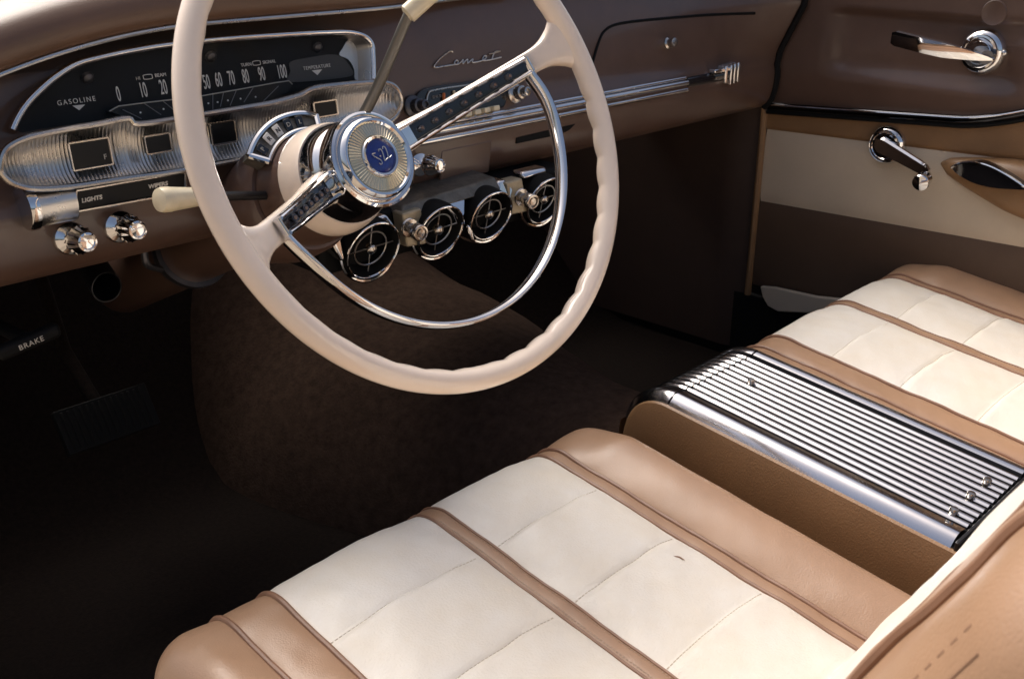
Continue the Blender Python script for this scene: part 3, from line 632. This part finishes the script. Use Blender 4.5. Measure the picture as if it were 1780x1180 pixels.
# access plug
c = dp(1728, 23, 1.004); mb = MB(); mb.lathe([(0.0175, 0), (0.0175, 0.0012), (0.0165, 0.0018), (0.015, 0.0014), (0.001, 0.0014)], c, (-1, 0, 0), 36); mb.build('access_plug', 'brown', door)
# inside handle
hc = dp(1709, 90, 1.010); OUT = V((-1, 0, 0))
mb = MB(); mb.lathe([(0.0325, -0.002), (0.0325, 0.002), (0.031, 0.007), (0.027, 0.013), (0.0255, 0.0135), (0.0245, 0.0165), (0.0215, 0.017), (0.0205, 0.0155), (0.0165, 0.0155), (0.0155, 0.0165), (0.001, 0.0165)], hc, OUT, 48); hd = mb.build('handle_escutcheon', 'chrome', door)
h0 = at(1727, 104, (1, 0, 0), 0.975); h1 = at(1552, 66, (1, 0, 0), 0.922)
mb = MB(); st = []; rows = []
dirn = (h1-h0).normalized(); upn = V((0, 0, 1)); upn = (upn - dirn*upn.dot(dirn)).normalized()
for k in range(25):
    t = k/24; c = h0 + (h1-h0)*t + OUT*(0.010*sin(pi*t)); hw = 0.0012 + 0.0098*min(1, t*2.2)**0.7 * (1 if t < 0.96 else 0.75); th = 0.0042 + 0.002*t
    rows.append([c + upn*hw*1.08 + OUT*th*0.4, c + upn*hw*0.95 + OUT*(th*0.8 + hw*0.34), c - upn*hw*0.05 + OUT*(th*0.8 + hw*0.06), c - upn*hw*0.95 + OUT*(th*0.8 - hw*0.36), c - upn*hw*1.05 - OUT*th*0.9, c + upn*hw*0.9 - OUT*th*0.9])
mb.grid(rows, False, True, True); mb.build('door_handle', 'chrome', door, angle=25)
mb = MB(); mb.tube([hc + OUT*0.012, h0 + OUT*-0.003 + (h1-h0)*0.08], 0.010, seg=16); mb.build('handle_shaft', 'dark_metal', door)
mb = MB(); mb.lathe([(0.004, 0), (0.004, 0.004), (0.0025, 0.0055), (0.0003, 0.006)], dp(1746, 92, 1.006), OUT, 14); mb.build('screw', 'satin', door)
# window crank
cc = dp(1543, 252, 1.014)
mb = MB(); mb.lathe([(0.0305, -0.002), (0.0305, 0.003), (0.029, 0.008), (0.0255, 0.011), (0.0245, 0.0105), (0.0235, 0.013), (0.0205, 0.0135), (0.0195, 0.0120), (0.001, 0.012)], cc, OUT, 48); mb.build('crank_escutcheon', 'chrome', door)
k0 = at(1522, 247, (1, 0, 0), 0.992); k1 = at(1614, 300, (1, 0, 0), 0.985)
dirn = (k1-k0).normalized(); upn = OUT.cross(dirn).normalized(); upn = upn if upn.z > 0 else -upn; rows = []
for k in range(21):
    t = k/20; c = k0 + (k1-k0)*t; hw = lerp(0.0135, 0.0085, t); th = 0.0045
    if t < 0.1: hw *= 0.5 + 5*t
    if t > 0.92: hw *= 1 - 5*(t-0.92)
    rows.append([c + upn*hw + OUT*th*0.2, c + upn*hw*0.75 + OUT*th, c - upn*hw*0.9 + OUT*th*0.5, c - upn*hw - OUT*th, c + upn*hw - OUT*th])
mb = MB(); mb.grid(rows, False, True, True); mb.build('window_crank', 'chrome', door, angle=25)
mb = MB(); kk = at(1613, 304, (1, 0, 0), 0.982); ko = (at(1601, 317, (1, 0, 0), 0.955) - kk).normalized()
mb.lathe([(0.0055, 0), (0.0055, 0.006), (0.010, 0.009), (0.0115, 0.013), (0.0100, 0.020), (0.0125, 0.026), (0.0130, 0.030), (0.0118, 0.032), (0.0005, 0.036)], kk, ko, 24); mb.build('crank_knob', 'chrome', door, angle=30)
# arm rest pod
rows = []
pa, pb = dp(1650, 285), dp(1900, 350)
for i in range(41):
    t = i/40; y = lerp(pa.y+0.012, -0.62, t); s_ = sqrt(min(1, t*5.5)); zc = 0.424 - 0.022*min(1, t*3.5) ; hz = 0.002 + 0.029*min(1, s_)*(1+0.6*min(1, t*2.5)); hx = 0.004 + 0.042*min(1, sqrt(min(1, t*3.2)))
    rows.append([V((1.020 - hx*max(0, cos(a_))**0.6, y, zc + hz*math.copysign(abs(sin(a_))**0.8, sin(a_)))) for a_ in [lerp(-pi/2, pi/2, k/20) for k in range(21)]])
mb = MB(); mb.grid(rows, cap=True); ar = mb.build('armrest', 'ochre', door)
rows = []
f0, f1 = at(1656, 292, (1, 0, 0), 0.992), at(1800, 332, (1, 0, 0), 0.965)
for i in range(31):
    t = i/30; c = f0 + (f1-f0)*t; hz = 0.0012 + 0.0175*sin(pi*min(1, t*1.08)**0.75); rows.append([c + V((-0.004, 0, hz*1.0)), c + V((-0.002, 0.0, 0)), c + V((-0.002, 0, -hz*0.7)), c + V((0.03, 0, -hz)), c + V((0.03, 0, hz))])
mb = MB(); mb.grid(rows, False, True, True); mb.build('pull_cup', 'gloss_black', ar)
mb = MB(); mb.tube([f0 + (f1-f0)*t + V((-0.005, 0, 0.0012 + 0.0175*sin(pi*min(1, t*1.08)**0.75) if t < 0.9 else 0.003)) for t in [k/30 for k in range(31)]] + [f1 + V((-0.004, -0.05, -0.004))], 0.0022, seg=8); mb.build('pull_rim', 'chrome', ar)

# kick panel and sill
mb = MB(); rows = []
for i in range(31):
    y = lerp(0.306, 1.02, i/30); rows.append([V((1.016 - 0.012*sstep(0.312, 0.36, y) - 0.05*max(0, y-0.4), y, lerp(0.02, 0.475, k/12))) for k in range(13)])
mb.grid(rows); mb.build('kick_panel', 'kick', loc=(1.01, 0.6, 0.02), label='dark brown kick panel between dash and passenger door', cat='trim panel')
mb = MB(); mb.tube([V((1.012, 0.309, lerp(0.13, 0.468, k/20))) for k in range(21)], 0.006, seg=8); mb.build('door_welt', 'ochre', loc=(1.012, 0.309, 0.13), label='narrow tan welt running down the passenger door opening', cat='trim strip')
q = [dp(1321, 498, 1.0), dp(1345, 500, 1.0), dp(1418, 516, 1.0), dp(1500, 524, 1.0), dp(1480, 548, 1.0), dp(1352, 542, 1.0), dp(1334, 532, 1.0), dp(1325, 516, 1.0)]
mb = MB(); mb.prism(q, (0.01, 0, 0)); mb.build('sill_plate', 'door_cream', bevel=0.002, loc=tuple(q[5]), label='pale beige sill plate at the foot of the passenger door', cat='sill plate')
mb = MB(); mb.box((1.05, 0.0, 0.06), 0.08, 2.0, 0.14); mb.build('right_sill', 'rubber', kind='structure')
mb = MB(); mb.box((-0.375, 0.70, 0.36), 0.02, 0.66, 0.70); mb.build('left_kick_wall', 'kick', kind='structure')

# ================================================================== seats
ZT, SLOPE = 0.255, 0.12
SEAMS = [0.033, -0.064, -0.161, -0.257, -0.352, -0.45]
XB = [(-0.222, -0.178), (-0.178, -0.0095), (-0.0095, 0.0085), (0.0085, 0.155), (0.155, 0.172)]
def seat_builder(prefix_parent, WL_, WR_, to_world, length, seams, bol_h=0.010, ins_h=0.011, right_low=0.0, front_len=0.14, bol_round=0.040, side_seam=False):
    """cushion in local space: x across, y forward (rounded front at y=0.05), z up; to_world maps it into the car"""
    RF = 0.055; YF = 0.05
    prof = []                                            # (y, z, ny, nz)
    for k in range(8): prof.append((YF, -RF - front_len + front_len*k/8, 1, 0))
    for k in range(15):
        a_ = pi/2*k/14; prof.append((YF - RF + RF*cos(a_), -RF + RF*sin(a_), cos(a_), sin(a_)))
    ny_ = int(length/0.0035)
    for k in range(1, ny_+1): prof.append((YF - RF - length*k/ny_, 0.0, 0, 1))
    rs = bol_round
    def height(x, y, top):
        h = 0.0
        # bolsters
        if x < XB[0][0]: t = (XB[0][0]-x)/(WL_+XB[0][0]); h += bol_h*sin(pi*min(1, max(0, t))*0.75)**0.8
        elif x > XB[4][1]: t = (x-XB[4][1])/(WR_-XB[4][1]); h += (bol_h*2.0)*sin(pi*min(1, max(0, t))*0.88)**0.9 - right_low*min(1, 3*t)
        else:
            for (a0_, b0_), amp in zip(XB, (0.0035, ins_h, 0.0022, ins_h, 0.0015)):
                if a0_ <= x <= b0_:
                    t = (x-a0_)/(b0_-a0_); bx = (1-abs(2*t-1)**3.0)
                    hh = amp*bx
                    if amp == ins_h:
                        by = 1.0
                        for s1_, s0_ in zip(seams, seams[1:]):
                            if s0_ <= y <= s1_:
                                u = (s1_-y)/(s1_-s0_)                # 0 at the front seam: steep rise, long fall
                                by = min(1, (u*12)**0.55)*(1-0.62*u**1.7)*(1-sstep(0.965, 1.0, u)*0.5)
                        if y > seams[0]: by = 0.5
                        if len(seams) == 2: by = 0.8
                        hh = amp*(0.22*bx + 0.95*bx*by)
                    h += hh
        w_ = 0.0008*sin(x*61+y*17)*sin(y*43-x*11) + 0.0006*sin(x*110+2+9*y)*sin(y*77+1) + 0.0003*sin(x*190-y*60)*sin(y*150+x*40)
        if x < XB[0][0] or x > XB[4][1]: w_ *= 0.35
        return h*(1 - 0.65*sstep(-0.045, 0.012, y)) + w_ - 0.35*x*x*0.12
    def pt(x, s_, extra=0.0):
        y, z, ny, nz = s_
        W_ = WL_ if x < 0 else WR_; xe = W_ - rs; inset = 0.0
        if abs(x) > xe:
            a_ = min(pi/2, (abs(x)-xe)/rs); inset = rs*(1-cos(a_)); xx = math.copysign(xe + rs*sin(a_), x)
        else: xx = x
        fade = 1.0 if nz > 0.3 else max(0.0, 0.4+nz)
        h = height(math.copysign(min(abs(x), W_), x), y, True)*fade*(1 if abs(x) < xe else cos(min(pi/2, (abs(x)-xe)/rs)))
        k_ = h + extra - inset
        return to_world(V((xx, y + ny*k_, z + nz*k_)))
    XL, XR = WL_ - rs + rs*pi/2, WR_ - rs + rs*pi/2
    def part(name, xa, xb, m, nx):
        m_ = MB(); m_.grid([[pt(lerp(xa, xb, i/nx), s_) for s_ in prof] for i in range(nx+1)]); return m_.build(name, m, prefix_parent, angle=60)
    parts = []
    lb = part('bolster', -XL, XB[0][0], 'tan', 22); part('side_strip', *XB[0], 'tan', 10)
    part('insert_panel', *XB[1], 'white', 34); part('centre_strip', *XB[2], 'tan', 6); part('insert_panel', *XB[3], 'white', 32)
    part('side_strip', *XB[4], 'tan', 6); rb = part('bolster', XB[4][1], XR, 'tan', 26)
    core = MB()
    for sx in (-1, 1):
        W_ = WL_ if sx < 0 else WR_; edge = [pt(sx*(XL if sx < 0 else XR), s_) for s_ in prof]; bott = [to_world(V((sx*(W_-0.002), min(s_[0]-0.03*s_[2], 0.02), -0.19))) for s_ in prof]
        core.grid([edge, bott])
    core.build('side_skirt', 'tan', prefix_parent)
    # piping along each border, and thread along the centre strip
    for xb, r_, m in ((XB[0][0], 0.0027, 'tan_dark'), (XB[1][0], 0.0027, 'tan_dark'), (XB[2][0], 0.0016, 'tan_dark'), (XB[2][1], 0.0016, 'tan_dark'), (XB[4][0], 0.0022, 'tan_dark'), (XB[4][1], 0.0025, 'tan_dark')):
        m_ = MB(); m_.tube([pt(xb, s_, r_*0.35) for s_ in prof], r_, seg=8); m_.build('piping', m, prefix_parent)
    tops = [s_ for s_ in prof if s_[3] == 1]
    for xb in (XB[1], XB[3]):
        for sm in seams[1:-1]:
            m_ = MB(); n_ = int((xb[1]-xb[0]-0.006)/0.0042); sa = min(tops, key=lambda s_: abs(s_[0]-sm))
            for k in range(n_):
                xa = xb[0]+0.003+0.0042*k; m_.tube([pt(xa, sa, 0.0002), pt(xa+0.0026, sa, 0.0002)], 0.0006, seg=4)
            m_.build('stitch_seam', 'thread_white', prefix_parent)
    lines = [(XB[2][0]+0.0035, 'thread'), (XB[2][1]-0.0035, 'thread')] + ([(-0.274, 'tan_stitch'), (-0.294, 'tan_stitch')] if side_seam else [])
    for xb, m in lines:
        m_ = MB(); st_ = 1 if m == 'thread' else 2
        for k in range(0, len(tops)-st_, st_):
            dz_ = 0.0002 if st_ == 1 else -0.00015; p0, p1 = pt(xb, tops[k], dz_), pt(xb, tops[k+st_], dz_); m_.tube([p0, p0*0.5 + p1*0.5], 0.0006 if st_ == 1 else 0.0005, seg=4)
        m_.build('stitch_seam', m, prefix_parent)
    if side_seam:
        m_ = MB(); m_.tube([pt(-0.284, s_, -0.0001) for s_ in tops[::3]], 0.0005, seg=6); m_.build('side_seam', 'tan_stitch', prefix_parent)
    return pt, prof
seat = thing('bucket_seat', 'driver bucket seat with cream quilted cushion and tan bolsters behind the steering wheel', 'car seat', (-0.005, -0.2, 0.0), 'front bucket seats')
SX = -0.002
pt_c, prof_c = seat_builder(seat, 0.289, 0.266, lambda p: V((SX + p.x, p.y, ZT + p.z + SLOPE*min(p.y, 0.05))), 0.50, SEAMS)
mb = MB(); mb.box((SX, -0.22, 0.045), 0.46, 0.44, 0.09); mb.build('seat_base', 'rubber', seat)
# back rest
BA = radians(25.6); BU_ = V((0, -sin(BA), cos(BA))); BN_ = V((0, cos(BA), sin(BA))); BO = V((SX, -0.354, 0.20))
BLEN = 0.50
seat_builder(seat, 0.289, 0.266, lambda p: BO + V((p.x, 0, 0)) + BU_*(BLEN - 0.05 + p.y) + BN_*(p.z + 0.0), 0.50, [0.03, -0.47], bol_h=-0.002, ins_h=0.0075, right_low=0.03, front_len=0.06, side_seam=True)
mb = MB(); cs_ = BO + BU_*0.22 - BN_*0.075; mb.box(cs_, 0.50, 0.09, 0.46, (1, 0, 0), BN_, BU_); mb.build('seat_back_shell', 'tan', seat, bevel=0.02, seg=4)
copy_tree(seat, (0.790, 0.0, 0.0), 'passenger bucket seat with cream quilted cushion between the console and the far door', 'front bucket seats')

# ================================================================== centre console
con = thing('centre_console', 'centre console with ribbed chrome top and ochre sides between the bucket seats', 'console', (0.42, -0.2, 0.0))
CXL, CXR = 0.322, 0.514
def con_path(y):
    """height of the console top along y"""
    return 0.2755 + 0.10*y if y < 0.0 else None
path = []
for k in range(60): path.append((lerp(-0.352, -0.004, k/59), None, 0))
def con_pt(s_):                                  # s: distance, negative on the straight run, positive round the nose
    if s_ <= 0: return V((0, -0.020 + s_*0.995, 0.2735 + 0.0995*s_)), V((0, -0.0995, 0.995))
    Rn = 0.062; a0_ = atan2(0.995, -0.0995); a_ = a0_ - s_/Rn
    c_ = V((0, -0.020, 0.2735)) - V((0, cos(a0_), sin(a0_)))*Rn
    return c_ + V((0, cos(a_), sin(a_)))*Rn, V((0, cos(a_), sin(a_)))
def con_section():
    """list of (x, height, is_groove) across"""
    sec = []
    for k in range(13): t = k/12; sec.append((CXL + 0.030*t, -0.011*(1-min(1, t*1.9))**2 + 0.0022*sin(pi*min(1, t*1.05))**0.8, 0))
    xa, xb, nr = CXL + 0.0310, CXR - 0.0205, 11; pitch = (xb-xa)/(nr+0.45)
    for r in range(nr):
        x_ = xa + pitch*r
        sec += [(x_, -0.0034, 1), (x_ + pitch*0.28, -0.0034, 1), (x_ + pitch*0.31, -0.0016, 0)] + [(x_ + pitch*(0.31 + 0.66*k/8), -0.0016 + 0.0026*sin(pi*(0.06 + 0.88*k/8))**0.8, 0) for k in range(9)]
    sec += [(xa + pitch*nr, -0.0045, 1), (xb, -0.0045, 1)]
    for k in range(13): t = k/12; sec.append((CXR - 0.020 + 0.020*t, 0.0022*sin(pi*min(1, t*0.95+0.05))**0.7 - 0.010*max(0, (t-0.68)/0.32)**2, 0))
    return sec
SEC = con_section()
def con_part(name, sa, sb, n):
    m_ = MB(); m_.use('rib'); m_.use('groove'); rows = []
    for i in range(n+1):
        p, nn = con_pt(lerp(sa, sb, i/n)); rows.append([V((x, p.y, p.z)) + nn*h for x, h, g in SEC])
    for j in range(len(SEC)-1):
        m_.use('groove' if SEC[j][2] or SEC[j+1][2] else 'rib')
        m_.grid([[r[j], r[j+1]] for r in rows])
    return m_.build(name, None, con, angle=28)
con_part('ribbed_top', -0.333, -0.0012, 40); con_part('nose_cap', 0.0012, 0.088, 26)
inner = MB(); rows = []
for i in range(71):
    p, nn = con_pt(lerp(-0.43, 0.105, i/70)); rows.append([V((CXL+0.002, p.y, p.z)) - nn*0.0075, V((CXR-0.002, p.y, p.z)) - nn*0.0075])
inner.grid(rows); inner.build('top_base', 'black', con)
rows = []
for i in range(71):
    p, nn = con_pt(lerp(-0.46, 0.125, i/70)); q_ = p - nn*0.008
    low_y = min(q_.y, 0.036)
    rows.append([V((CXL + 0.003, q_.y, q_.z)), V((CXL - 0.002, q_.y, q_.z)) - nn*0.002, V((CXL - 0.005, lerp(q_.y, low_y, 0.4), q_.z - 0.012)), V((CXL - 0.010, low_y, min(q_.z - 0.03, 0.20))), V((CXL - 0.014, low_y, 0.08)), V((CXL - 0.016, low_y, 0.01))])
mb = MB(); mb.grid(rows); mb.build('side_panel', 'ochre', con)
rows = [[V((CXR + (CXL - p.x), p.y, p.z)) for p in r] for r in rows]
mb = MB(); mb.grid(rows); mb.build('side_panel', 'ochre', con)
mb = MB(); pth = [con_pt(lerp(0.088, 0.125, i/10))[0] for i in range(11)]
mb.grid([[V((CXL, p.y, p.z-0.004)), V((CXR, p.y, p.z-0.004))] for p in pth] + [[V((CXL, 0.036, 0.01)), V((CXR, 0.036, 0.01))]]); mb.build('front_panel', 'ochre', con)
# rear edge strip, screws
p, nn = con_pt(-0.3345); mb = MB(); mb.box(V(((CXL+CXR)/2, p.y-0.003, p.z-0.005)), CXR-CXL-0.002, 0.004, 0.010); mb.build('rear_edge', 'black', con, bevel=0.001)
mb = MB(); p2, _ = con_pt(-0.348); mb.box(V((CXL+0.05, p2.y, p2.z-0.008)), 0.09, 0.012, 0.012); mb.build('rear_hinge', 'worn_chrome', con, bevel=0.0015)
for px, py in ((1306, 662), (1658, 887), (1688, 860), (1716, 836)):
    c = at(px, py, (0, -0.1, 1), 0.2785); s_ = V((0, -0.0995, 0.995)); mb = MB()
    mb.lathe([(0.0042, -0.004), (0.0044, 0.0), (0.0044, 0.0035), (0.0038, 0.0045), (0.0003, 0.0047)], c - s_*0.0015, s_, 18); mb.build('screw', 'worn_chrome', con)

# ================================================================== parking brake, pedal
pk = thing('parking_brake_handle', 'black parking brake handle lettered BRAKE in the dark left footwell', 'brake handle', (-0.237, 0.30, 0.415))
c = at(55, 597, (0, 1, 0), 0.30)
tx = (at(76, 588, (0, 1, 0), 0.30) - at(36, 605, (0, 1, 0), 0.30)).normalized(); ty = V((0, 1, 0)).cross(tx); ty = ty if ty.z > 0 else -ty
mb = MB(); mb.box(c + V((0, 0.008, 0)), 0.060, 0.014, 0.014, tx, (0, 1, 0), ty); mb.build('grip', 'rubber', pk, bevel=0.005, seg=3)
mb = MB(); mb.tube([c + V((0, 0.014, 0)), c + V((0, 0.32, -0.03))], 0.007, seg=12); mb.build('brake_rod', 'rubber', pk)
text('lettering', 'BRAKE', 0.0072, c + V((0, 0.0006, 0)), tx, ty, 'ink_dim', pk, spacing=1.15)
pdl = thing('brake_pedal', 'wide ribbed black brake pedal in the dark driver footwell', 'pedal', (-0.10, 0.50, 0.22))
mb = MB(); pc = at(186, 728, (0, 1, 0), 0.50); pu = V((0, 0.55, 0.83)); pf = V((0, -0.83, 0.55))
mb.box(pc, 0.115, 0.012, 0.055, (1, 0, 0), pf, pu)
for k in range(14): mb.box(pc + V((0.0075*k-0.049, 0, 0)) + pf*0.0065, 0.003, 0.003, 0.048, (1, 0, 0), pf, pu)
mb.build('pedal_pad', 'rubber', pdl, bevel=0.001)
mb = MB(); mb.tube([pc - pf*0.006, pc + V((0, 0.10, 0.06)), pc + V((0, 0.16, 0.22))], 0.009, seg=10); mb.build('pedal_arm', 'carpet', pdl)
tb = MB(); c = at(187, 470, (0, 1, 0), 0.40); tb.tube([c + V((-0.004, 0.0, -0.018)), c + V((0.02, 0.14, 0.01))], 0.016, seg=20, cap=False); tb.tube([c + V((-0.004, 0, -0.018)) + V((0.016*cos(t), 0, 0.016*sin(t))) for t in [2*pi*k/24 for k in range(24)]], 0.0009, True, 6)
tb.build('steering_duct', 'black', loc=tuple(c), label='dark round duct end under the left dash edge', cat='duct')

# small surface scuff on the driver's cushion
mb = MB(); mb.tube(smooth_path([at(px, py, (0, -0.12, 1), ZT + 0.0095) for px, py in ((1163, 964), (1172, 967), (1181, 968), (1190, 973))], 4), lambda t: 0.0003 + 0.0007*sin(pi*t), seg=5); mb.build('scuff_mark', 'tan_dark', seat)
